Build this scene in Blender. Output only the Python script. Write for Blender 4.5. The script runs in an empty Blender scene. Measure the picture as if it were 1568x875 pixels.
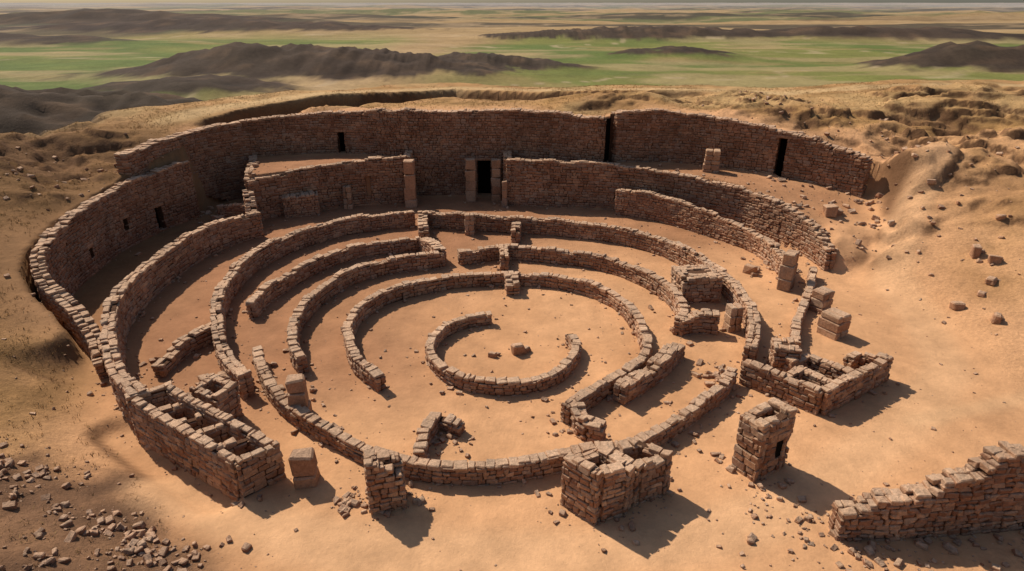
import bpy, math, numpy as np
from mathutils import Vector
rng=np.random.default_rng(11)
# ---------------------------------------------------------------- noise
def _h(ix,iy,seed):
    n=(ix.astype(np.int64)*374761393+iy.astype(np.int64)*668265263+seed*974711)&0xffffffff
    n=((n^(n>>13))*1274126177)&0xffffffff
    n=((n^(n>>16))*2246822519)&0xffffffff
    return ((n^(n>>15))&0xffffff)/float(0xffffff)
def vn(x,y,seed=0):
    x0=np.floor(x);y0=np.floor(y);fx=x-x0;fy=y-y0
    fx=fx*fx*(3-2*fx);fy=fy*fy*(3-2*fy)
    a=_h(x0,y0,seed);b=_h(x0+1,y0,seed);c=_h(x0,y0+1,seed);d=_h(x0+1,y0+1,seed)
    return (a*(1-fx)+b*fx)*(1-fy)+(c*(1-fx)+d*fx)*fy
def fbm(x,y,seed=0,o=4,g=.5):
    s=0;a=1;t=0
    for i in range(o):
        ang=.6*i;cx,sx=math.cos(ang),math.sin(ang)
        s=s+a*(vn((x*cx-y*sx)*2**i+13.7*i,(x*sx+y*cx)*2**i-7.1*i,seed+i)*2-1);t+=a;a*=g
    return s/t
def ss(e0,e1,x):
    t=np.clip((x-e0)/(e1-e0),0,1);return t*t*(3-2*t)
def polydist(px,py,P):
    P=np.array(P,float);n=len(P);best=np.full(px.shape,1e18);ins=np.zeros(px.shape,bool)
    for i in range(n):
        a=P[i];b=P[(i+1)%n];ex,ey=b-a
        wx=px-a[0];wy=py-a[1];t=np.clip((wx*ex+wy*ey)/(ex*ex+ey*ey),0,1)
        best=np.minimum(best,(wx-t*ex)**2+(wy-t*ey)**2)
        c=((a[1]>py)!=(b[1]>py))
        if ey!=0: ins^=c&(px<(ex*(py-a[1])/ey+a[0]))
    d=np.sqrt(best);return np.where(ins,-d,d)
def linedist(px,py,P):
    P=np.array(P,float);best=np.full(px.shape,1e18)
    for i in range(len(P)-1):
        a=P[i];b=P[i+1];e=b-a;wx=px-a[0];wy=py-a[1]
        t=np.clip((wx*e[0]+wy*e[1])/(e@e),0,1)
        best=np.minimum(best,(wx-t*e[0])**2+(wy-t*e[1])**2)
    return np.sqrt(best)
# ---------------------------------------------------------------- plan of the site (metres)
H=[(-32.3,61.7,5.8),(-33.6,58,5.6),(-34.6,51.8,5.3),(-34,45.6,5),(-32.8,41,4.6),(-31.8,38.9,4),(-30.3,37.3,3.4),(-28.1,35.8,2.6),(-25.8,33.8,2),(-23.6,31.2,1.2)]
BK=[(-35.2,56.1,7.5),(-34.5,61.3,7.8),(-31.5,67.8,8.1),(-26.2,70.6,8.6),(-19.2,71.6,9),(-11.6,69.9,9.4),(-6,69.9,9.4),(-.3,69.5,9.4),(4.6,68.2,9.4),(9.9,66.5,9.2),(11.3,67.3,9.8),(17.4,66.9,9.6),(22.7,64.1,9.2),(27,61.5,8.7),(30.7,58.3,7.8),(32.6,56.5,6.8)]
SL=[(-26,60.3,4.2),(-22.2,63,4.5),(-16.8,65.6,4.9),(-11.2,66.3,5.1)]
SR=[(-.6,65.8,5),(5.2,64.9,5),(11.1,64.1,4.7),(17.1,61.4,4.4),(21.5,57.9,4.1),(24.2,53.9,3.6),(25.6,50,2.9),(25.9,47.2,1.7)]
pit=[(-17.5,25.3),(-21,28.2),(-23.6,31.2)]+[(a,b) for a,b,_ in H[::-1][1:]]+[(a,b) for a,b,_ in BK[2:]]+[(30,51.5),(27,48),(25.8,44),(27,36),(26,28),(20,21),(12,17.5),(-10,18)]
terL=[(-26,60.5)]+[(a,b) for a,b,_ in SL[1:]]+[(-11.3,71.5),(-19,73),(-29,71),(-28,66)]
terR=[(a,b) for a,b,_ in SR[:-1]]+[(26.4,48.2),(37,47),(38,58),(31,60),(27,63),(22,66),(17,69),(11,69),(-.6,71)]
mesa=[(-75,-60),(-64,38),(-51,50),(-47,60),(-42,76),(-30,93),(-9,104),(10,97),(20,92),(36,90),(60,95),(120,95),(150,-60)]
CP=np.array([(-40,60,7.2),(-33,69.5,7.7),(-26,73,8.3),(-19,74,8.7),(-6,72.5,9.1),(6,71,9.1),(12,70,9.4),(20,68.5,9.2),(25,66,8.8),(30,61,7.9),(35,57,6.8),
(-36,52,5.1),(-36,46,4.8),(-34.5,41,4.4),(-33,38,3.8),(-31,36,3.0),(-28,33.5,2.0),(-22,28,.9),(-20,25,.4),(-45,40,6.5),(-45,53,8),(-56,62,9),(-40,30,5),(-30,25,2.4),(-25,22,1.9),
(-20,17,2.8),(-14,16,1.2),(-25,17.5,4),(-8,14,.5),(-47,62,8.6),(-43,72,8.6),(-38,85,9),(-28,98,8.5),(-9,104,8.3),(10,96,8.6),(20,88,9.3),(36,85,9.3),(52,82,9.8),(54,67,8.8),
(0,85,8.6),(-15,82,8.4),(26,76,9.6),(35,54,5.8),(40,46,5.2),(34,42,2.4),(28,37,.5),(31,31,.9),(25.5,44,.5),(30,51,3.4),(30,22,.4),(24,19,.2),(22,28,0),(20,14,0),(0,14,0),(0,8,0),(-10,19,0),
(50,30,4.5),(60,50,8.5),(75,70,9),(90,20,8),(-80,20,9),(-60,-20,6),(0,-40,1),(60,-20,4),(40,10,1.5)],float)
def rk(d2): return np.sqrt(d2+9.)
_A=rk((CP[:,None,0]-CP[None,:,0])**2+(CP[:,None,1]-CP[None,:,1])**2)
_n=len(CP);_M=np.zeros((_n+1,_n+1));_M[:_n,:_n]=_A;_M[:_n,_n]=1;_M[_n,:_n]=1
_W=np.linalg.solve(_M,np.append(CP[:,2],0))
def terrace(x,y):
    t=np.full(x.shape,4.4)
    return t-ss(18,27,x)*ss(62,49,y)*1.9
def height(x,y,full=False):
    x=np.asarray(x,float);y=np.asarray(y,float)
    xc=np.clip(x,-110,150);yc=np.clip(y,-60,150)
    T=np.full(x.shape,_W[_n])
    near=(x>-150)&(x<190)&(y<200)
    for i in range(_n): T[near]+=_W[i]*rk((xc[near]-CP[i,0])**2+(yc[near]-CP[i,1])**2)
    T=np.clip(T,-1,12)
    sd=polydist(x,y,pit)
    em=np.zeros(x.shape)
    for cx,cy,r,a in [(35,57,7,1.),(31,50,4,.8),(43,64,10,1.),(47,52,8,.7),(39,48,5,.35),(-42,58,7,1.),(-39,50,4,.4),(-50,66,8,.7),(26,75,9,.6),(33,71,9,.9),(12,76,7,.5),(-60,55,8,.5),(-22,76,6,.4),(-24,17,7,.3),(52,74,10,.9),(62,82,9,.6)]:
        em=np.maximum(em,a*np.exp(-(((x-cx)**2+(y-cy)**2)/(r*r))**1.5))
    em=em*ss(.8,3.2,sd)
    rid=1-2*np.abs(fbm(x/9+.35*fbm(x/4,y/4,5,3),y/6.5,21,6,.5))
    cn=fbm(x/9,y/5.5,25,6,.52)
    T=T+em*(rid-.6)*1.5
    T=T+em*(ss(-.06,.06,cn)+ss(.20,.30,cn)*.7+ss(-.32,-.23,cn)*.6-1.1)*.95
    T=T+ss(1,8,sd)*(fbm(x/9,y/9,31,5,.5)*.4+fbm(x/1.7,y/1.7,41,4)*.10)
    md=polydist(x,y,mesa)
    nn=fbm(x/9,y/9,35,5)*3
    T=T-ss(-17,-14.,md+nn)*ss(-7.2,-8.2,md+nn*.6)*2.1*ss(68,76,y)*ss(30,12,x)
    F=fbm(x/6,y/6,51,4)*.10+fbm(x/1.1,y/1.1,61,3)*.035
    tl=polydist(x,y,terL);tr=polydist(x,y,terR)
    tw=.15+ss(25.4,27,x)*2.2
    F=F+ss(1,-1,np.minimum(tl,tr+fbm(x/2,y/2,37,3)*1.2*ss(25.4,27,x))/tw)*terrace(x,y)
    w=.35+ss(24.5,27,x)*ss(57.5,54,y)*4.2+ss(34,29,y)*5
    off=.64*(1-ss(24.5,27,x)*ss(57.5,54,y))
    off=np.where(y<30,0,off)
    z=F+(T-F)*ss(0,1,(sd-off)/w)
    # narrow hollow along the outer face of the cell block
    ld=linedist(x,y,[(-20.3,26.2),(-17,24.0),(-13.2,21.7)])
    z=z-.55*ss(1.5,.4,ld)
    r=np.hypot(x,y)
    pl=-10+fbm(x/90,y/70,71,5)*2.5*ss(100,300,r)+ss(400,1600,r)*(fbm(x/420,y/260,81,4)*17+ss(1500,5000,r)*(fbm(x/1500,y/1100,91,3)*24))
    hs=0
    for cx,cy,sx,sy,h in [(-88,292,78,30,13),(-20,318,52,24,7),(-112,225,40,20,5),(-105,150,62,22,11.5),(235,330,50,30,12),(120,600,130,40,11),(330,610,150,45,11),(-330,760,200,60,12),(-700,1100,260,90,18),(95,395,40,20,5),(900,1300,300,80,14),(-420,520,120,40,8)]:
        u=(x-cx)/sx;v=(y-cy)/sy
        hs=np.maximum(hs,h*np.exp(-(u*u+v*v)**1.2)*(1+.5*fbm(x/30,y/22,101,5,.62)))
    er=1-2*np.abs(fbm(x/22,y/14,105,5,.62))
    pl=pl+hs*(.9+.26*(er-.5))
    z=z+(pl-z)*ss(0,36,md+fbm(x/14,y/14,111,3)*4)
    if full: return z,sd,md,em,hs,rid,er
    return z
# ---------------------------------------------------------------- helpers
def axis(lo,hi,st,Lo,Hi,g):
    c=list(np.arange(lo,hi,st));s=st;p=c[-1];r=[]
    while p<Hi: s*=g;p+=s;r.append(p)
    s=st;p=lo;l=[]
    while p>Lo: s*=g;p-=s;l.append(p)
    return np.array(l[::-1]+c+r)
def mix(a,b,t): return a*(1-t[...,None])+np.array(b)*t[...,None]
def new_mat(name):
    m=bpy.data.materials.new(name);m.use_nodes=True;nt=m.node_tree
    b=nt.nodes['Principled BSDF'];b.inputs['Roughness'].default_value=.95
    b.inputs['Specular IOR Level'].default_value=.1
    return m,nt,b
def nd(nt,t,**k):
    n=nt.nodes.new(t)
    for a,v in k.items(): setattr(n,a,v)
    return n
def noise(nt,vec,scale,detail=5,rough=.6):
    n=nd(nt,'ShaderNodeTexNoise');n.inputs['Scale'].default_value=scale;n.inputs['Detail'].default_value=detail;n.inputs['Roughness'].default_value=rough
    nt.links.new(vec,n.inputs['Vector']);return n.outputs['Fac']
def math_(nt,op,a,b):
    n=nd(nt,'ShaderNodeMath',operation=op)
    for i,v in enumerate((a,b)):
        if isinstance(v,(int,float)): n.inputs[i].default_value=v
        else: nt.links.new(v,n.inputs[i])
    return n.outputs[0]
def mrange(nt,v,a,b,c,d):
    n=nd(nt,'ShaderNodeMapRange');nt.links.new(v,n.inputs[0])
    for i,q in enumerate((a,b,c,d)): n.inputs[i+1].default_value=q
    return n.outputs[0]
def mulcol(nt,col,fac):
    n=nd(nt,'ShaderNodeVectorMath',operation='SCALE');nt.links.new(col,n.inputs[0]);nt.links.new(fac,n.inputs['Scale']);return n.outputs[0]
# ---------------------------------------------------------------- ground sheet
xs=axis(-46,50,.3,-30000,30000,1.03);ys=axis(13,78,.3,-120,40000,1.019)
X,Y=np.meshgrid(xs,ys);sh=X.shape
Z,sd,md,em,hs,rid,er=height(X.ravel(),Y.ravel(),True)
Zg=Z.reshape(sh)
gy,gx=np.gradient(Zg,ys,xs);slope=np.hypot(gx,gy).ravel()
x=X.ravel();y=Y.ravel();r=np.hypot(x,y)
sand=np.array([.64,.35,.175]);red_shade=np.array([.31,.145,.075]);gold=np.array([.38,.215,.08])
n1=fbm(x/8,y/8,201,5);n2=fbm(x/2.2,y/2.2,211,4)
col=np.tile(sand,(x.size,1))
col=mix(col,[.50,.258,.122],ss(-.1,.4,n1)*.5)
a=ss(1,-3,sd)*np.clip(ss(6,-16,x+n1*8)*.9+ss(42,60,y+n1*4)*.8,0,1)*ss(24,31,y+n1*4)  # reddish floor, with cloud and wall shade painted in at left and back
col=mix(col,red_shade,a*.85)
out=ss(1,6,sd+n1*3)
g=out*np.clip(ss(-19,-25,x+n2*2)+ss(62,68,y)+ss(30,40,x+n1*6)*.5,0,1)
col=mix(col,gold,g*np.clip(.8+n2*.5,0,1))
col=mix(col,[.20,.11,.043],g*np.clip(ss(.0,.5,n2+n1*.6)*.65,0,1))
col=mix(col,[.19,.10,.042],ss(-21,-35,x+n1*3)*ss(80,60,y)*.8)
col=mix(col,[.56,.37,.17],g*ss(64,72,y)*ss(-.2,.4,n1)*.6)
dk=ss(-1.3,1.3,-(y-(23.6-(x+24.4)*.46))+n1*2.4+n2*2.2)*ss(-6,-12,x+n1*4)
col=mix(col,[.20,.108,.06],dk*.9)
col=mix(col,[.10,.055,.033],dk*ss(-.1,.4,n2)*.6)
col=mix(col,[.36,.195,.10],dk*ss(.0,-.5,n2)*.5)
# steep cuts
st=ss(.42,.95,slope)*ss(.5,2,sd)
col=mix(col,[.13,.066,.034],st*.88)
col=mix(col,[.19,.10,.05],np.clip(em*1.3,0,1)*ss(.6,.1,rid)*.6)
# tracks
tr=linedist(x+n2*.3,y+n2*.3,[(-16,22),(-10,19.4),(-4.8,18.4),(3,18.3),(9,19.6),(14.5,22.4),(21.2,27.3),(26,32),(28,38),(29,44),(33,50),(38,56)])
col=mix(col,[.70,.42,.225],ss(1.6,.3,np.abs(tr-.3))*.55)
tr2=linedist(x+n2*.3,y,[(21,27),(30,29.5),(40,33),(55,42)])
col=mix(col,[.68,.42,.225],ss(.9,.1,tr2)*.5)
rim=ss(2.2,.5,np.abs(md+5.2+n1*1.0))*ss(66,74,y)
col=mix(col,[.62,.42,.21],rim*.75)
# plain
p=ss(1,9,md+n1*5)
big=fbm(x/170,y/80,241,5);big2=fbm(x/520,y/170,251,5);big3=fbm(x/800,y/330,255,5)
far=ss(450,900,r)
pc=np.tile(np.array([.36,.24,.115]),(x.size,1))
near_g=ss(720,520,y+big*120)*np.clip(ss(-50,10,x+big*40)+ss(-70,-120,x+big*60),0,1)
pc=mix(pc,[.185,.19,.052],near_g*.97)
pc=mix(pc,[.10,.145,.038],near_g*ss(-.15,.2,big+.15*ss(0,-200,x))*.75)
pc=mix(pc,[.33,.23,.10],near_g*ss(.15,.42,fbm(x/60,y/26,265,5))*.55)
pc=mix(pc,[.105,.125,.052],ss(-.06,.08,big2)*.85*far)
pc=mix(pc,[.075,.06,.042],ss(.02,.14,big3)*.9*far)
pc=mix(pc,[.45,.31,.17],ss(.08,.3,fbm(x/90,y/30,261,5))*.45)
dh=ss(1.9,3.3,hs+fbm(x/14,y/10,271,5,.6)*2.4)*ss(1700,1100,r)
pc=mix(pc,[.062,.042,.033],dh*.95)
pc=mix(pc,[.17,.105,.062],dh*ss(.1,.45,fbm(x/12,y/7,281,4))*.5)
pc=mix(pc,[.033,.023,.018],dh*ss(.55,.1,er)*.55)
lane=np.abs(fbm(x/230,y/120,291,3));pc=mix(pc,[.50,.37,.23],ss(.012,.003,lane)*.5*ss(120,200,r)*(1-dh)*ss(1400,700,r))
pc=mix(pc,[.35,.32,.30],ss(1200,8000,r)*.75)  # distance haze painted as pale grey into the far ground
val=ss(.5,6,md)*ss(70,45,md)
pc=mix(pc,[.06,.042,.033],val*ss(-4,-24,x+n1*10)*.92)
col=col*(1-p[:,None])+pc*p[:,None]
me=bpy.data.meshes.new('ground');ny,nx=sh
co=np.column_stack([x,y,Z]).astype(np.float32)
idx=np.arange(nx*ny).reshape(ny,nx)
q=np.stack([idx[:-1,:-1],idx[:-1,1:],idx[1:,1:],idx[1:,:-1]],-1).reshape(-1,4)
def fill(me,co,q_list,smooth):
    me.vertices.add(len(co));me.vertices.foreach_set('co',np.asarray(co,np.float32).ravel())
    loops=np.concatenate([a.ravel() for a in q_list]);tot=np.concatenate([np.full(len(a),a.shape[1]) for a in q_list])
    me.loops.add(len(loops));me.loops.foreach_set('vertex_index',loops.astype(np.int32))
    me.polygons.add(len(tot));st=np.concatenate([[0],np.cumsum(tot)[:-1]])
    me.polygons.foreach_set('loop_start',st.astype(np.int32));me.polygons.foreach_set('loop_total',tot.astype(np.int32))
    me.polygons.foreach_set('use_smooth',np.full(len(tot),smooth));me.update(calc_edges=True)
fill(me,co,[q],True)
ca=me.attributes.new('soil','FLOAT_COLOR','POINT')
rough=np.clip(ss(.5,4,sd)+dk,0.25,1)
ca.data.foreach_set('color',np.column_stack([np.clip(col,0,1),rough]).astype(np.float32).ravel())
ground=bpy.data.objects.new('ground',me);bpy.context.collection.objects.link(ground)
m,nt,b=new_mat('soil')
geo=nd(nt,'ShaderNodeNewGeometry').outputs['Position']
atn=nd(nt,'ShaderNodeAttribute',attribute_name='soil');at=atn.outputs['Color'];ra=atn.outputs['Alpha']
f1=mrange(nt,noise(nt,geo,.45,8,.68),.3,.7,.80,1.16)
f2r=mrange(nt,noise(nt,geo,5,7,.75),.3,.7,-.24,.22)
f2=math_(nt,'ADD',math_(nt,'MULTIPLY',f2r,ra),1.0)
f3=mrange(nt,noise(nt,geo,.045,9,.7),.3,.7,.80,1.18)
vo=nd(nt,'ShaderNodeTexVoronoi');vo.inputs['Scale'].default_value=4.0;nt.links.new(geo,vo.inputs['Vector'])
peb=math_(nt,'ADD',math_(nt,'MULTIPLY',mrange(nt,vo.outputs['Distance'],.05,.16,-.22,0),ra),1.0)
f=math_(nt,'MULTIPLY',math_(nt,'MULTIPLY',math_(nt,'MULTIPLY',f1,f2),peb),f3)
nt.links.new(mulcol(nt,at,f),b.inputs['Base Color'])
bp=nd(nt,'ShaderNodeBump');bp.inputs['Distance'].default_value=.25
nt.links.new(mrange(nt,ra,0,1,.28,.75),bp.inputs['Strength'])
hh=math_(nt,'ADD',noise(nt,geo,1.6,10,.7),math_(nt,'MULTIPLY',noise(nt,geo,14,4,.7),.25))
nt.links.new(hh,bp.inputs['Height']);nt.links.new(bp.outputs[0],b.inputs['Normal'])
me.materials.append(m)
# ---------------------------------------------------------------- stone material
ms,nt,b=new_mat('weathered_stone')
g_=nd(nt,'ShaderNodeNewGeometry');geo=g_.outputs['Position']
tin=nd(nt,'ShaderNodeAttribute',attribute_name='tint').outputs['Fac']
t01=mrange(nt,tin,-2,1,0,1)
cr=nd(nt,'ShaderNodeValToRGB');nt.links.new(t01,cr.inputs[0]);e=cr.color_ramp.elements
e[0].position=0;e[0].color=(.006,.004,.003,1);e[1].position=1;e[1].color=(.62,.39,.24,1)  # darkest stop: painted shade for the panels inside openings
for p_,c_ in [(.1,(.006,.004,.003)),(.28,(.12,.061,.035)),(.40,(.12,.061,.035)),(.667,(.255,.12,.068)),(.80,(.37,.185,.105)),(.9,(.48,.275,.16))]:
    q_=e.new(p_);q_.color=c_+(1,)
# every few stones lean to a greyer limestone
fr=nd(nt,'ShaderNodeMath',operation='FRACT');nt.links.new(math_(nt,'MULTIPLY',tin,37.0),fr.inputs[0])
gf=mrange(nt,fr.outputs[0],.55,1.0,0,.6)
mg0=nd(nt,'ShaderNodeMix',data_type='RGBA');nt.links.new(gf,mg0.inputs[0]);nt.links.new(cr.outputs[0],mg0.inputs[6]);mg0.inputs[7].default_value=(.36,.265,.195,1)
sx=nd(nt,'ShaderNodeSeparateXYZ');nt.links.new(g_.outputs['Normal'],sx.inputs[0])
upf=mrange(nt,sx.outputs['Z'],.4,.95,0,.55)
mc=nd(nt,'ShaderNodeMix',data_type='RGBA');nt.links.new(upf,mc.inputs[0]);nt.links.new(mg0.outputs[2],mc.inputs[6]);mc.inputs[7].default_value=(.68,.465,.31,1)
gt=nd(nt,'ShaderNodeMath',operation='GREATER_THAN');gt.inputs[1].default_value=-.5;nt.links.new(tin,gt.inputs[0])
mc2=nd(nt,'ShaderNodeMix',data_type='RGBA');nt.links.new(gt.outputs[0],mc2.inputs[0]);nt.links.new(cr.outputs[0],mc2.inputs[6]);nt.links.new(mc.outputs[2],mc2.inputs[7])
f1=mrange(nt,noise(nt,geo,.35,6,.65),.3,.7,.72,1.2);f2=mrange(nt,noise(nt,geo,7,8,.75),.3,.7,.58,1.3)
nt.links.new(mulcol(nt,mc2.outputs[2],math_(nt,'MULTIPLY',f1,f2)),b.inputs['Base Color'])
bp=nd(nt,'ShaderNodeBump');bp.inputs['Strength'].default_value=.9;bp.inputs['Distance'].default_value=.11
nt.links.new(noise(nt,geo,8,9,.72),bp.inputs['Height']);nt.links.new(bp.outputs[0],b.inputs['Normal'])
# ---------------------------------------------------------------- stone template (chamfered block)
corners=[(sx_,sy_,sz_) for sx_ in(-1,1) for sy_ in(-1,1) for sz_ in(-1,1)]
vid={}
TV=[]
for c in corners:
    for a_ in range(3): vid[(c,a_)]=len(TV);TV.append((c,a_))
def orient(f):
    P=[]
    for i in f:
        c,a_=TV[i];v=[k*.8 for k in c];v[a_]=c[a_];P.append(v)
    P=np.array(P);n=np.cross(P[1]-P[0],P[2]-P[0])
    return f if n@P.mean(0)>0 else f[::-1]
Q=[];T3=[]
for a_ in range(3):
    o=[k for k in range(3) if k!=a_]
    for s_ in(-1,1):
        f=[]
        for u_,w_ in[(-1,-1),(1,-1),(1,1),(-1,1)]:
            c=[0,0,0];c[a_]=s_;c[o[0]]=u_;c[o[1]]=w_;f.append(vid[(tuple(c),a_)])
        Q.append(orient(f))
    for u_ in(-1,1):
        for w_ in(-1,1):
            c0=[0,0,0];c1=[0,0,0];c0[a_]=-1;c1[a_]=1
            for c in(c0,c1): c[o[0]]=u_;c[o[1]]=w_
            c0=tuple(c0);c1=tuple(c1)
            Q.append(orient([vid[(c0,o[0])],vid[(c1,o[0])],vid[(c1,o[1])],vid[(c0,o[1])]]))
for c in corners: T3.append(orient([vid[(c,0)],vid[(c,1)],vid[(c,2)]]))
Q=np.array(Q);T3=np.array(T3)
CI=np.array([corners.index(c) for c,_ in TV]);SG=np.array([c for c,_ in TV],float)
AX=np.zeros((24,3));
for i,(c,a_) in enumerate(TV): AX[i,a_]=1
class Stones:
    def __init__(s): s.c=[];s.h=[];s.yaw=[];s.tilt=[];s.t=[];s.j=[];s.cv=[];s.cq=[];s.ct=[];s.n=0
    def add(s,c,h,yaw,tint,tilt=None,jit=.16):
        c=np.atleast_2d(c);n=len(c)
        if n==0:return
        s.c.append(c);s.h.append(np.broadcast_to(h,(n,3)).copy());s.yaw.append(np.broadcast_to(yaw,n).copy())
        s.tilt.append(np.zeros((n,2)) if tilt is None else tilt);s.t.append(np.broadcast_to(tint,n).copy());s.j.append(np.full(n,jit))
    def quad(s,P,t=-1.):
        s.cv+=list(P);s.cq.append([s.n,s.n+1,s.n+2,s.n+3]);s.n+=4;s.ct+=[t]*4
    def prism(s,P,z0,z1,t=-1.):
        z0=np.broadcast_to(z0,4);z1=np.broadcast_to(z1,4)
        lo=[(P[i][0],P[i][1],z0[i]) for i in range(4)];hi=[(P[i][0],P[i][1],z1[i]) for i in range(4)]
        s.quad(hi,t);s.quad(lo[::-1],t)
        for i in range(4):
            k=(i+1)%4;s.quad([lo[i],lo[k],hi[k],hi[i]],t)
    def finish(s,name):
        c=np.concatenate(s.c);h=np.concatenate(s.h);yaw=np.concatenate(s.yaw);ti=np.concatenate(s.tilt);t=np.concatenate(s.t);j=np.concatenate(s.j)
        n=len(c);mn=h.min(1)
        ch=np.minimum(mn*.36,.075)[:,None,None]*rng.uniform(.5,1.3,(n,1,1))
        cj=rng.normal(0,1,(n,8,3))*(mn*j)[:,None,None]
        L=SG[None]*(h[:,None,:]-ch*(1-AX[None]))+cj[:,CI,:]
        ax,ay=ti[:,0,None],ti[:,1,None]
        Y_=L[:,:,1]*np.cos(ax)-L[:,:,2]*np.sin(ax);Z_=L[:,:,1]*np.sin(ax)+L[:,:,2]*np.cos(ax);X_=L[:,:,0]
        X2=X_*np.cos(ay)+Z_*np.sin(ay);Z2=-X_*np.sin(ay)+Z_*np.cos(ay)
        cy,sy=np.cos(yaw)[:,None],np.sin(yaw)[:,None]
        V=np.stack([X2*cy-Y_*sy,X2*sy+Y_*cy,Z2],-1)+c[:,None,:]
        V=V.reshape(-1,3);off=(np.arange(n)*24)[:,None,None]
        q=(Q[None]+off).reshape(-1,4);t3=(T3[None]+off).reshape(-1,3);tt=np.repeat(t,24)
        L_=[q,t3]
        if s.cq:
            L_.append(np.array(s.cq)+len(V));V=np.concatenate([V,np.array(s.cv)]);tt=np.concatenate([tt,s.ct])
        me=bpy.data.meshes.new(name);fill(me,V,L_,False)
        a=me.attributes.new('tint','FLOAT','POINT');a.data.foreach_set('value',tt.astype(np.float32))
        me.materials.append(ms);o=bpy.data.objects.new(name,me);bpy.context.collection.objects.link(o);return o
def catmull(P,n=12,smooth=True):
    P=np.array(P,float)
    if len(P)<3 or not smooth:
        out=[]
        for i in range(len(P)-1):
            for k in range(n): out.append(P[i]+(P[i+1]-P[i])*k/n)
        out.append(P[-1]);return np.array(out)
    E=np.vstack([2*P[0]-P[1],P,2*P[-1]-P[-2]]);out=[]
    for i in range(1,len(E)-2):
        a,b_,c,d=E[i-1:i+3]
        for k in range(n):
            t=k/n;out.append(.5*((2*b_)+(-a+c)*t+(2*a-5*b_+4*c-d)*t*t+(-a+3*b_-3*c+d)*t**3))
    out.append(P[-1]);return np.array(out)
FOOT=[]
def wall(S,pts,h=None,t=.6,course=.25,L=.42,ruin=.15,smooth=True,openings=(),cap=True,base=None,tint=(.1,.8),sink=.15,capt=.9,jit=.16):
    """pts: (x,y) with constant height h above ground, or (x,y,ztop)"""
    P=np.array(pts,float)
    if P.shape[1]==2:
        P=np.column_stack([P,height(P[:,0],P[:,1])+h])
    C=catmull(P,12,smooth);seg=np.hypot(*(C[1:,:2]-C[:-1,:2]).T);s=np.concatenate([[0],np.cumsum(seg)]);tot=s[-1]
    FOOT.append(C[:,:2])
    if base is None: zb=height(C[:,0],C[:,1])
    else: zb=np.broadcast_to(base,len(C)).astype(float)
    zb=zb-sink
    sdn=int(rng.integers(1,9999))
    def topn(q): return np.interp(q,s,C[:,2])+ruin*(fbm(q/1.6,q*0+sdn,sdn,3))-ruin*.3
    wob=lambda q:.12*fbm(q/2.3,q*0+3.3,sdn+7,3)
    def pos(q,off):
        x=np.interp(q,s,C[:,0]);y=np.interp(q,s,C[:,1])
        e=.15;dx=np.interp(q+e,s,C[:,0])-np.interp(q-e,s,C[:,0]);dy=np.interp(q+e,s,C[:,1])-np.interp(q-e,s,C[:,1])
        yaw=np.arctan2(dy,dx);off=off+(wob(q) if smooth else 0);return x-np.sin(yaw)*off,y+np.cos(yaw)*off,yaw
    ops=[]
    for (ox,oy,w,z0,z1) in openings:
        i=np.argmin((C[:,0]-ox)**2+(C[:,1]-oy)**2);ops.append((s[i]-w/2,s[i]+w/2,z0,z1))
    z=zb.min();zmax=C[:,2].max()+ruin
    while z<zmax:
        ch=course*rng.uniform(.8,1.22)
        for side in(-1,1):
            n=int(tot/L*2.2)+4
            ln=L*rng.uniform(.5,1.65,n);e1=np.cumsum(ln)-rng.uniform(0,L);a=np.clip(e1-ln,0,tot);b_=np.clip(e1,0,tot)
            k=(b_-a)>.1;a=a[k];b_=b_[k]
            m_=(a+b_)/2
            zc=z+ch/2+.06*fbm(m_/3,m_*0+sdn,sdn+3,2)
            keep=(zc>np.interp(m_,s,zb)-.05)&(zc+ch*.3<topn(m_))
            for (o0,o1,z0,z1) in ops:
                zi=(zc>z0)&(zc<z1)
                keep&=~((a>=o0-.1)&(b_<=o1+.1)&zi)
                wa=(a<o0)&(b_>o0)&zi;b_=np.where(wa,o0,b_)
                wb=(a<o1)&(b_>o1)&zi;a=np.where(wb,np.maximum(a,o1),a)
                mm=(a+b_)/2;keep&=~((mm>o0)&(mm<o1)&zi)
                keep&=(b_-a)>.08
            a=a[keep];b_=b_[keep];zc=zc[keep];m_=(a+b_)/2;k=len(a)
            if k==0: continue
            d=t/2*rng.uniform(.88,1.1,k)
            x_,y_,yw=pos(m_,side*(t/2-d/2+rng.uniform(-.025,.04,k)))
            tt=rng.uniform(*tint,k)+.22*fbm(m_/2.5,zc/1.5,sdn+5,3)
            S.add(np.column_stack([x_,y_,zc+rng.uniform(-.02,.02,k)]),np.column_stack([(b_-a)/2-.012,d/2,(ch/2-.006)*rng.uniform(.86,1.04,k)]),yw+rng.normal(0,.035,k),np.clip(tt,0,1),jit=jit)
        z+=ch
    if cap:
        for row in ([0] if t<.62 else [-1,1]):
            n=int(tot/L*2.2)+4;ln=L*1.1*rng.uniform(.5,1.6,n);e1=np.cumsum(ln);a=e1-ln;k=e1<tot+.1;a=a[k];b_=e1[k];m_=(a+b_)/2
            k=rng.random(len(a))>.10
            for (o0,o1,z0,z1) in ops:
                if z1>C[:,2].max()-.6: k&=~((m_>o0)&(m_<o1))
            a=a[k];b_=b_[k];m_=m_[k];k=len(a)
            hc=course*rng.uniform(.6,1.05,k);tw=t*.5 if row==0 else t*.27
            x_,y_,yw=pos(m_,row*t*.25+rng.uniform(-.05,.05,k))
            S.add(np.column_stack([x_,y_,topn(m_)-hc*.25]),np.column_stack([(b_-a)/2-.02,tw*rng.uniform(.8,1.1,k),hc/2]),yw+rng.normal(0,.07,k),rng.uniform(capt-.3,1.,k),rng.normal(0,.05,(k,2)),.18)
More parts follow.
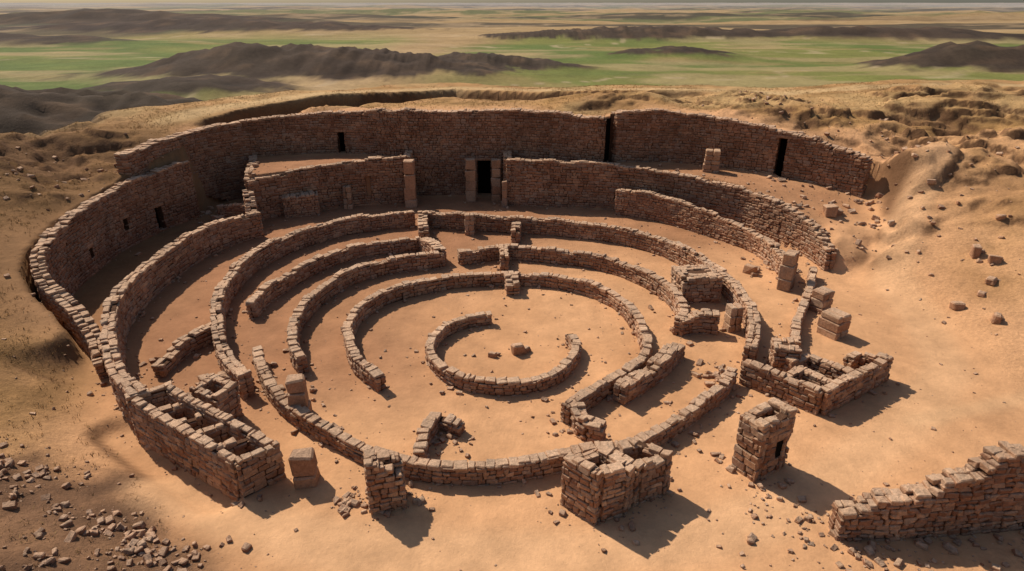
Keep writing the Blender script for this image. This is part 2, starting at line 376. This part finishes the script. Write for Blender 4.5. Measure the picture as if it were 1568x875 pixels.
    cuts=sorted(set([0,tot]+[v for o in ops for v in o[:2]]+list(np.arange(0,tot,.6))))
    for q0,q1 in zip(cuts[:-1],cuts[1:]):
        if q1-q0<1e-4: continue
        qq=np.array([max(q0,.12),min(q1,tot-.12)])
        if qq[1]<=qq[0]: continue
        hw=t/2-.07
        xl,yl,_=pos(qq,hw);xr,yr,_=pos(qq,-hw)
        F=[(xr[0],yr[0]),(xr[1],yr[1]),(xl[1],yl[1]),(xl[0],yl[0])]
        tz=topn(qq)-.14;bz=np.interp(qq,s,zb)-.1
        T_=[tz[0],tz[1],tz[1],tz[0]];B_=[bz[0],bz[1],bz[1],bz[0]]
        mid=(q0+q1)/2;o=[o for o in ops if o[0]<mid<o[1]]
        if not o: S.prism(F,B_,T_)
        else:
            o=o[0]
            if o[2]>max(B_)+.1: S.prism(F,B_,o[2])
            if o[3]<min(T_)-.1: S.prism(F,o[3],T_)
    for (o0,o1,z0,z1) in ops:
        q=np.array([o0-.05,o1+.05]);face=-1
        for sgn in (1,-1):   # near-black panel, painted shade of the opening, on the side away from the pit
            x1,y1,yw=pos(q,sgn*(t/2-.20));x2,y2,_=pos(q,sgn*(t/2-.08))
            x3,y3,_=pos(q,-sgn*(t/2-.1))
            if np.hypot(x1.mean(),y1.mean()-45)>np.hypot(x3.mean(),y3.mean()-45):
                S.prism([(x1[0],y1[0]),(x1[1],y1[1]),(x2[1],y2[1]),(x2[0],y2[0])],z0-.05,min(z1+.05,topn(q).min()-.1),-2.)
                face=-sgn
        if z1<C[:,2].max()-.6:
            xm,ym,yw=pos(np.array([(o0+o1)/2]),face*(t/2-.22))
            S.add([[xm[0],ym[0],z1+.12]],[(o1-o0)/2+.3,.24,.13],yw[0],.6,jit=.06)
def W(name,pts,h,**k):
    S=Stones();wall(S,pts,h,**k);return S.finish(name)
def block(S,cor,zt,t=.42,cells=0,fill_drop=.8,zb=None,course=.27,L=.42,ruin=.12,tint=(.2,.95),door=None):
    c=np.array(cor,float);ctr=c.mean(0)
    ci=ctr+(c-ctr)*(1-t/2/np.maximum(np.hypot(*(c-ctr).T),.01))[:,None]
    gb=height(c[:,0],c[:,1]).min() if zb is None else zb
    zt=np.broadcast_to(zt,4)
    for i in range(4):
        k=(i+1)%4;p0=np.array([*ci[i],zt[i]]);p1=np.array([*ci[k],zt[k]])
        d=(p1-p0)[:2];d=d/np.hypot(*d);e=t/2*.96 if i%2==0 else -t/2*.9
        p0=p0-np.array([*d*e,0]);p1=p1+np.array([*d*e,0])
        wall(S,[p0,p1],t=t,course=course,L=L,ruin=ruin,smooth=False,base=gb,tint=tint,openings=[door[1:]] if door and door[0]==i else ())
    for j in range(1,cells):
        f=j/cells
        a=ci[0]+(ci[3]-ci[0])*f;b_=ci[1]+(ci[2]-ci[1])*f
        wall(S,[(a[0],a[1],zt.min()-.08),(b_[0],b_[1],zt.min()-.08)],t=t*.95,course=course,L=L,ruin=ruin,smooth=False,base=gb,tint=tint)
    ar=[(ci[i][0],ci[i][1]) for i in range(4)]
    v=np.cross(ci[1]-ci[0],ci[2]-ci[1])
    if v<0: ar=ar[::-1]
    S.prism(ar,gb-.2,zt.min()-fill_drop,-.75)
def rect(cx,cy,w,d,yaw):
    c,s=math.cos(yaw),math.sin(yaw)
    return [(cx+u*c-v*s,cy+u*s+v*c) for u,v in[(-w/2,-d/2),(w/2,-d/2),(w/2,d/2),(-w/2,d/2)]]
def pillar(name,cx,cy,w,d,h,yaw=0,n=4,taper=.9,split=True,zb=None):
    S=Stones();z=(float(height(np.array([cx]),np.array([cy]))[0]) if zb is None else zb)-.15;z1=z+h+.15
    hs_=rng.uniform(.8,1.2,n);hs_=hs_/hs_.sum()*(h+.15)
    for i,hh in enumerate(hs_):
        f=1-(1-taper)*i/n;ww=w*f;dd=d*f;yy=yaw+rng.normal(0,.03)
        if split and ww>.8:
            cut=rng.uniform(.35,.65)
            c,s=math.cos(yy),math.sin(yy)
            for a,b_ in[(-ww/2,-ww/2+ww*cut),(-ww/2+ww*cut,ww/2)]:
                m_=(a+b_)/2;S.add([[cx+m_*c,cy+m_*s,z+hh/2]],[(b_-a)/2-.008,dd/2*rng.uniform(.93,1.03),hh/2-.008],yy,rng.uniform(.45,.95),jit=.08)
        else: S.add([[cx,cy,z+hh/2]],[ww/2,dd/2,hh/2-.008],yy,rng.uniform(.45,.95),jit=.08)
        z+=hh
    S.prism(rect(cx,cy,w*.7*taper,d*.7*taper,yaw),z1-h-.1,z1-.2)
    FOOT.append(np.array(rect(cx,cy,w+.3,d+.3,yaw)))
    return S.finish(name)
# ---------------------------------------------------------------- walls
W('outer_enclosure_wall',BK,None,t=1.2,course=.26,L=.42,ruin=.28,base=np.interp(np.linspace(0,15,181),np.arange(16),[5,3,0,-.1,-.1,-.1,-.1,-.1,-.1,-.1,-.1,-.1,-.1,-.1,1,3]),tint=(.0,.55),capt=.75,
  openings=[(-19.0,71.6,.85,4.3,6.8),(-3.2,69.8,1.5,-.2,4.0),(10.3,66.7,1.2,4.4,9.4),(26.6,61.8,.8,4.1,8.0)])
W('west_enclosure_wall',H,None,t=.85,course=.26,L=.42,ruin=.25,tint=(.0,.55),openings=[(-33.7,57.3,.9,.1,2.4),(-34.5,53,.6,1.6,2.6),(-34.1,47,.5,1.2,2.1)],base=-.2)
W('upper_terrace_wall',SL,None,t=.8,base=-.2,course=.27,L=.5,ruin=.3,tint=(.05,.65),openings=[(-15.2,66,.5,1.0,3.2)])
W('upper_terrace_wall',SR,None,t=.8,base=-.2,course=.27,L=.5,ruin=.25,tint=(.05,.65))
W('recess_side_wall',[(-11.3,66.9,4.9),(-11.4,69.2,5.2)],None,t=.8,smooth=False,base=-.2)
W('recess_side_wall',[(-.5,66.4,4.9),(-.5,68.8,5.2)],None,t=.8,smooth=False,base=-.2)
W('terrace_return_wall',[(-26,60.6,4.2),(-27,64,4.4),(-28.6,69,4.6)],None,t=.8,base=-.2)
W('spur_wall',[(-25.9,59.8,3.6),(-25.2,58.2,2.4),(-24.6,56.4,1.6)],None,t=1.0,base=-.2,ruin=.3)
W('low_rubble_wall',[(-30,61.5),(-27.5,61.6),(-25.6,60.6)],1.3,ruin=.3)
W('ring_wall',[(-23.5,55.8),(-25.3,53.5),(-26.6,49.9),(-27,44.5),(-26.7,39.9),(-25.5,35.8),(-23.4,31.9),(-20.8,28.3),(-18.6,26.2)],2.5,t=.75,course=.28,L=.5,ruin=.25)
W('ring_wall',[(-14.6,29.1),(-16.2,31),(-18.1,34.1),(-20,38.3),(-21.1,42.8),(-20.9,47.5),(-19.5,51.4),(-16.6,55.4),(-12.8,57.5),(-9.5,58.6)],1.6,t=.68,ruin=.25)
W('ring_wall',[(-8.5,58.2),(-4,57.3),(1,56.5),(5.8,55.4),(10.3,53.2),(13.6,49.8),(15.4,45.7),(16.2,41.6),(15.9,37.3),(15,34.1),(14,32.1)],1.6,t=.68,ruin=.22)
W('ring_wall',[(-17.9,38.6),(-18,40.8),(-17.1,44),(-15.6,47.2),(-13,50.1),(-10.4,51.2),(-8,52.2)],1.2,ruin=.25)
W('ring_wall',[(-12.3,31.5),(-13.2,33),(-14,35.6),(-14.3,38.4),(-13.6,42.1),(-11.9,45.2),(-9.2,47.1),(-5.6,48.3)],1.3,ruin=.25)
W('ring_wall',[(-4.5,48.6),(-.8,49.8),(3.6,49),(7.2,47.6),(10.1,44.5),(11.6,41.1),(11.6,37.9),(10.9,36.2)],1.3,ruin=.2)
W('ring_wall',[(-7.3,29.8),(-8.7,31.3),(-9.9,33.6),(-10.6,36),(-10.4,38.5),(-9.1,40.9),(-7,42.7),(-4.2,43.9),(-.5,44.4),(2.8,44),(5.6,42.5),(7.5,40.2),(8.3,37.4),(8.4,34.6),(7.8,32.2),(6.3,30.3),(4.7,28.9),(2.7,26.8)],1.1,t=.58,ruin=.2)
W('ring_wall',[(-1.4,38),(-2.8,37.6),(-4.2,36.4),(-5,34.8),(-5,33),(-4.1,31.2),(-2.7,30.1),(-.9,29.6),(1.1,29.9),(2.7,30.9),(3.7,32.6),(4,34),(3.7,35.4)],.85,t=.55,ruin=.12,course=.24,L=.42)
W('ring_wall',[(12.7,30.8),(11.5,29.1),(9.3,27),(7.3,25.3),(5.4,24),(3.7,23.7),(2.3,23.3),(.5,22.8),(-1.6,22.5),(-3.7,22.6),(-5.5,23.1),(-7.2,24),(-9.1,25.3),(-11.1,26.9),(-12.5,28.2),(-14.1,30.4),(-15.5,33)],1.0,t=.56,ruin=.16,course=.24)
W('ring_wall',[(10.7,62.4,2.8),(14,60.6,2.7),(17.1,57.5,2.5),(19.4,54.6,2.2),(21.3,51.4,1.9),(21.8,47.7,1.7),(21.6,44.6,1.5)],None,t=.7,ruin=.25)
W('low_rubble_wall',[(10.3,33.8),(9,31.8),(7.4,30.1),(5.8,28.6)],1.1,t=.8,ruin=.5)
W('low_rubble_wall',[(24,46.2),(22.4,42.8),(19.5,38),(17.6,34)],.9,t=.55,ruin=.25)
W('low_rubble_wall',[(-4.4,23.6),(-4.3,25.2),(-3.9,26.6),(-2.5,25.9)],1.0,t=.6,ruin=.5,smooth=False)
W('low_rubble_wall',[(3.3,27.0),(3.6,25.9),(4.6,25.3)],1.1,t=.75,ruin=.5)
W('low_rubble_wall',[(-20.6,31.2),(-20.4,33.7),(-19.3,36)],1.0,t=.7,ruin=.5)
W('low_rubble_wall',[(-17.5,29.8),(-16.4,30.6),(-14.8,30.0)],.9,t=.7,ruin=.4)
W('low_rubble_wall',[(10.9,36.4),(12.2,36.8),(13.6,36.6)],1.4,t=.8,ruin=.4)
W('cross_wall',[(-8.6,58),(-8.3,55.6),(-7.9,53.2)],1.7,t=.9,smooth=False,ruin=.5)
W('cross_wall',[(-8.0,52.2),(-6.8,50.4),(-5.9,48.6)],1.3,t=.9,ruin=.5)
W('cross_wall',[(.5,56.2),(.3,53.4)],1.5,t=.8,smooth=False,ruin=.4)
W('cross_wall',[(-.7,49.6),(-.6,47.1)],1.5,t=.7,smooth=False,ruin=.4)
W('cross_wall',[(-.1,44.2),(.1,42.3)],1.1,t=1.0,smooth=False,ruin=.3)
W('cross_wall',[(-23.4,61.8),(-20,62.8)],2.2,t=1.6,smooth=False,ruin=.3)
W('boundary_wall',[(13.2,19.4,1.7),(14.2,19.4,2.0),(15.1,19.4,2.4),(16.4,19.5,2.6),(17.3,19.6,3.3),(18.4,19.7,3.6),(19.6,19.9,3.9),(21.5,20,4.1),(24,20.3,4.2)],None,t=.8,course=.25,L=.38,ruin=.8,base=-.2,tint=(.0,.75),jit=.22)
# ---------------------------------------------------------------- pillars and piers
pillar('stone_pillar',-10.8,65.0,1.15,1.0,5.0,0,4,.9,False)
pillar('stone_pillar',-4.5,67.3,1.15,1.1,4.6,0,4,.95,False)
pillar('stone_pillar',-1.7,67.3,1.05,1.1,4.6,0,5,.9,False)
pillar('stone_pillar',-.8,65.0,.6,.6,2.8,0,3,.9,False)
pillar('stone_pillar',-17.4,64.4,.9,.8,2.4,0,4,.9)
pillar('stone_pillar',-4.0,56.2,.9,.9,2.0,0,4,.95)
pillar('stone_pier',20.1,62.6,1.6,1.3,2.3,-.3,5,.85,zb=4.3)
pillar('stone_pillar',21,43.9,1.5,1.0,2.9,.9,3,.85)
pillar('stone_pillar',14.7,37.1,.95,.9,1.8,.2,3,.9)
pillar('stone_pillar',-11.2,27.5,1.0,.95,2.4,.2,3,.8,False)
pillar('stone_pillar',-9.4,22.5,1.05,.9,1.65,.2,2,.9,False)
pillar('stone_pier',21.9,40.0,1.2,1.1,1.6,.6,3,.95)
pillar('stone_pier',21.1,36.4,1.3,1.5,1.6,.5,3,.95)
S=Stones();wall(S,[(0.2,65.9,4.7),(2.3,65.7,4.8)],t=1.2,base=-.2,smooth=False,ruin=.1);S.finish('stone_pier')
S=Stones();block(S,rect(13.6,42.4,2.9,2.2,.1),2.0,t=.8,fill_drop=.1);S.finish('stone_platform')
S=Stones();block(S,rect(16,31.9,1.4,1.2,-.2),1.9,t=.5,fill_drop=.1);S.finish('stone_platform')
# ---------------------------------------------------------------- masonry blocks
S=Stones();block(S,[(-19.2,26.2),(-17.8,27.2),(-10.5,22.7),(-11.7,21.5)],[2.2,2.2,1.9,1.9],t=.42,cells=5,fill_drop=1.2,zb=-.7);S.finish('ruined_cell_block')
S=Stones();block(S,[(-16.5,27.2),(-15.9,28.4),(-14.3,27.5),(-14.8,26.2)],2.0,t=.4,cells=1,fill_drop=1.2);S.finish('ruined_stone_tower')
S=Stones();block(S,[(10.4,23.4),(11.0,22.5),(12.8,23.5),(12.2,24.4)],[3.0,3.1,3.3,3.2],t=.5,fill_drop=.3,course=.34,L=.5,door=(1,12.2,23.2,.5,.9,1.8));S.finish('ruined_stone_tower')
S=Stones();block(S,[(2.2,21.1),(3.4,19.9),(5.1,20.7),(3.9,22)],[2.7,2.7,2.4,2.5],t=.5,fill_drop=.7,ruin=.4);block(S,[(4.0,22.0),(5.2,20.9),(7.0,21.9),(5.8,23)],[2.2,2.0,2.1,2.2],t=.48,fill_drop=1.0,ruin=.35);S.finish('ruined_stone_tower')
S=Stones();block(S,[(-6.1,20.5),(-4.6,20.9),(-4.8,21.8),(-6.2,21.4)],[2.9,1.9,2.0,2.8],t=.5,fill_drop=.3,ruin=.5,course=.24,L=.36);S.finish('ruined_stone_tower')
S=Stones()
wall(S,[(13.2,30.8,1.5),(14.7,29.3,1.5),(16.3,27.6,1.6)],t=.5,smooth=False,base=-.15,ruin=.2)
wall(S,[(16.3,27.6,1.6),(19,29.3,1.6),(21.6,31,1.7)],t=.5,smooth=False,base=-.15,ruin=.12)
wall(S,[(21.6,31,1.6),(20.5,32.2,1.3),(19.6,31.6,1.2)],t=.5,smooth=False,base=-.15,ruin=.3)
wall(S,[(15.8,30.9,1.4),(17.3,31.7,1.4),(18.9,29.5,1.4)],t=.5,smooth=False,base=-.15,ruin=.2)
wall(S,[(15,29.3,1.4),(16.3,30.2,1.4),(17.4,28.6,1.4)],t=.5,smooth=False,base=-.15,ruin=.2)
S.finish('ruined_room_block')
# ---------------------------------------------------------------- rubble
S=Stones();pts=[];
F_=np.concatenate([f[::3] for f in FOOT])
k=3200;i=rng.integers(0,len(F_),k);pp=F_[i]+rng.normal(0,.65,(k,2))
sz=.03+.16*rng.random(k)**4;pts.append(np.column_stack([pp,sz]))
k=1500;pp=np.column_stack([rng.uniform(-30,32,k),rng.uniform(15,66,k)]);pts.append(np.column_stack([pp,.02+.09*rng.random(k)**4]))
k=9000;u=rng.uniform(-30,-7,k);pp=np.column_stack([u,23.9-(u+24.4)*.46-np.abs(rng.normal(0,3.2,k))+rng.normal(0,.5,k)])
kk=fbm(pp[:,0]/1.6,pp[:,1]/1.6,401,4)>rng.uniform(-.35,.45,k);pp=pp[kk];k=len(pp);pts.append(np.column_stack([pp,.012+.17*rng.random(k)**9]))
for cx,cy,n_,sp,mx in[(-7.0,21.2,50,.4,.16),(11.2,20.6,40,1.,.12),(14.0,18.5,130,1.6,.12),(20,18.2,120,2.2,.14),(12.3,31.2,45,.7,.2),(30,50,60,2.5,.25),(36,42,25,3,.16),(-22,31,50,1.3,.18),(-30,62,50,1.6,.3),(23,58,50,3,.25),(22,48,50,1.6,.25),(9,26.5,25,1.2,.2),(-28,64,50,2,.25),(30,57,90,3,.25),(-12,29,25,1.5,.16),(-3,25,30,.6,.12),(38,55,100,5,.2),(-40,55,90,4,.2),(30,72,90,6,.18)]:
    pts.append(np.column_stack([rng.normal(cx,sp,n_),rng.normal(cy,sp,n_),.04+mx*rng.random(n_)**2.2]))
A=np.concatenate(pts);n=len(A);z=height(A[:,0],A[:,1])
hh=np.column_stack([A[:,2]*rng.uniform(.8,1.4,n),A[:,2]*rng.uniform(.6,1.,n),A[:,2]*rng.uniform(.45,.85,n)])
tn=rng.uniform(.1,1,n);tn=np.where((A[:,0]<-8)&(A[:,1]<24),tn*.8-.2,tn)
S.add(np.column_stack([A[:,:2],z+hh[:,2]*.4]),hh,rng.uniform(0,6.28,n),np.maximum(tn,-.3),rng.normal(0,.25,(n,2)),.22);S.finish('rubble_stones')
for cx,cy,w,h in[(34.4,43.4,.7,.9),(35.0,42.2,.75,.6),(30.4,38.4,.7,.55),(33.6,40.2,.8,.45),(31.4,36.1,.6,.7),(32.4,39.2,.6,.3),(38,46.6,.6,.4),(.35,34,.8,.75),(-1.2,33.6,.45,.35),(14.5,52,1.2,.7),(19.3,46.8,.9,.7),(28,53,1.2,1.)]:
    S=Stones();zz=float(height(np.array([cx]),np.array([cy]))[0]);S.add([[cx,cy,zz+h/2-.08]],[w/2,w*.36,h/2],rng.uniform(0,3),.6,rng.normal(0,.06,(1,2)),.16)
    S.add([[cx+w*.7,cy+.2,zz+h*.2]],[w*.3,w*.25,h*.25],rng.uniform(0,3),.4,rng.normal(0,.1,(1,2)),.2);S.finish('fallen_stone_block')
# ---------------------------------------------------------------- dry grass
k=44000
gx_=np.concatenate([rng.uniform(-60,-14,k//2),rng.uniform(-50,60,k//2)]);gy_=np.concatenate([rng.uniform(15,75,k//2),rng.uniform(62,100,k//2)])
sd_=polydist(gx_,gy_,pit);dn=fbm(gx_/4,gy_/4,301,4)
kp=(sd_>1.6)&(dn>rng.uniform(-.35,.35,len(gx_)))&~((gx_>-26)&(gy_<24)&(rng.random(len(gx_))>.45));gx_=gx_[kp];gy_=gy_[kp];gz_=height(gx_,gy_)
nb=5;n=len(gx_)
bx=np.repeat(gx_,nb)+rng.normal(0,.08,n*nb);by=np.repeat(gy_,nb)+rng.normal(0,.08,n*nb);bz=np.repeat(gz_,nb)-.02
an=rng.uniform(0,6.28,n*nb);wd=rng.uniform(.01,.025,n*nb);ht=rng.uniform(.06,.2,n*nb);lx=rng.normal(0,.08,n*nb);ly=rng.normal(0,.08,n*nb)
V=np.stack([np.column_stack([bx-np.cos(an)*wd,by-np.sin(an)*wd,bz]),np.column_stack([bx+np.cos(an)*wd,by+np.sin(an)*wd,bz]),np.column_stack([bx+lx,by+ly,bz+ht])],1).reshape(-1,3)
me=bpy.data.meshes.new('dry_grass');fill(me,V,[np.arange(len(V)).reshape(-1,3)],False)
mg,nt,b=new_mat('dry_straw');g2=nd(nt,'ShaderNodeNewGeometry').outputs['Position'];rp=nd(nt,'ShaderNodeValToRGB');nt.links.new(noise(nt,g2,.8,4),rp.inputs[0])
rp.color_ramp.elements[0].position=.35;rp.color_ramp.elements[0].color=(.19,.105,.038,1);rp.color_ramp.elements[1].position=.65;rp.color_ramp.elements[1].color=(.46,.30,.125,1)
nt.links.new(rp.outputs[0],b.inputs['Base Color']);me.materials.append(mg)
o=bpy.data.objects.new('dry_grass',me);bpy.context.collection.objects.link(o)
# ---------------------------------------------------------------- light, sky, camera
d=Vector((.56,-.52,-.80)).normalized()
sun=bpy.data.lights.new('sun','SUN');sun.energy=4.6;sun.angle=math.radians(.8);sun.color=(1,.90,.77)
so=bpy.data.objects.new('sun',sun);so.rotation_euler=d.to_track_quat('-Z','Y').to_euler();so.location=(-30,40,60);bpy.context.collection.objects.link(so)
w=bpy.data.worlds.new('World');bpy.context.scene.world=w;w.use_nodes=True;nt=w.node_tree
sk=nt.nodes.new('ShaderNodeTexSky');sk.sky_type='NISHITA';sk.sun_disc=False;sk.sun_elevation=math.asin(-d.z);sk.sun_rotation=math.atan2(-d.x,-d.y);sk.dust_density=1.5
bg=nt.nodes['Background'];bg.inputs[1].default_value=.08;nt.links.new(sk.outputs[0],bg.inputs[0])
cam=bpy.data.cameras.new('camera');cam.sensor_width=36;cam.lens=36*960/1568;cam.clip_end=90000
co_=bpy.data.objects.new('camera',cam);co_.location=(0,0,20);co_.rotation_euler=(math.radians(90-24.3),0,0);bpy.context.collection.objects.link(co_)
sc=bpy.context.scene;sc.camera=co_;sc.view_settings.view_transform='Standard';sc.view_settings.look='None';sc.view_settings.exposure=0
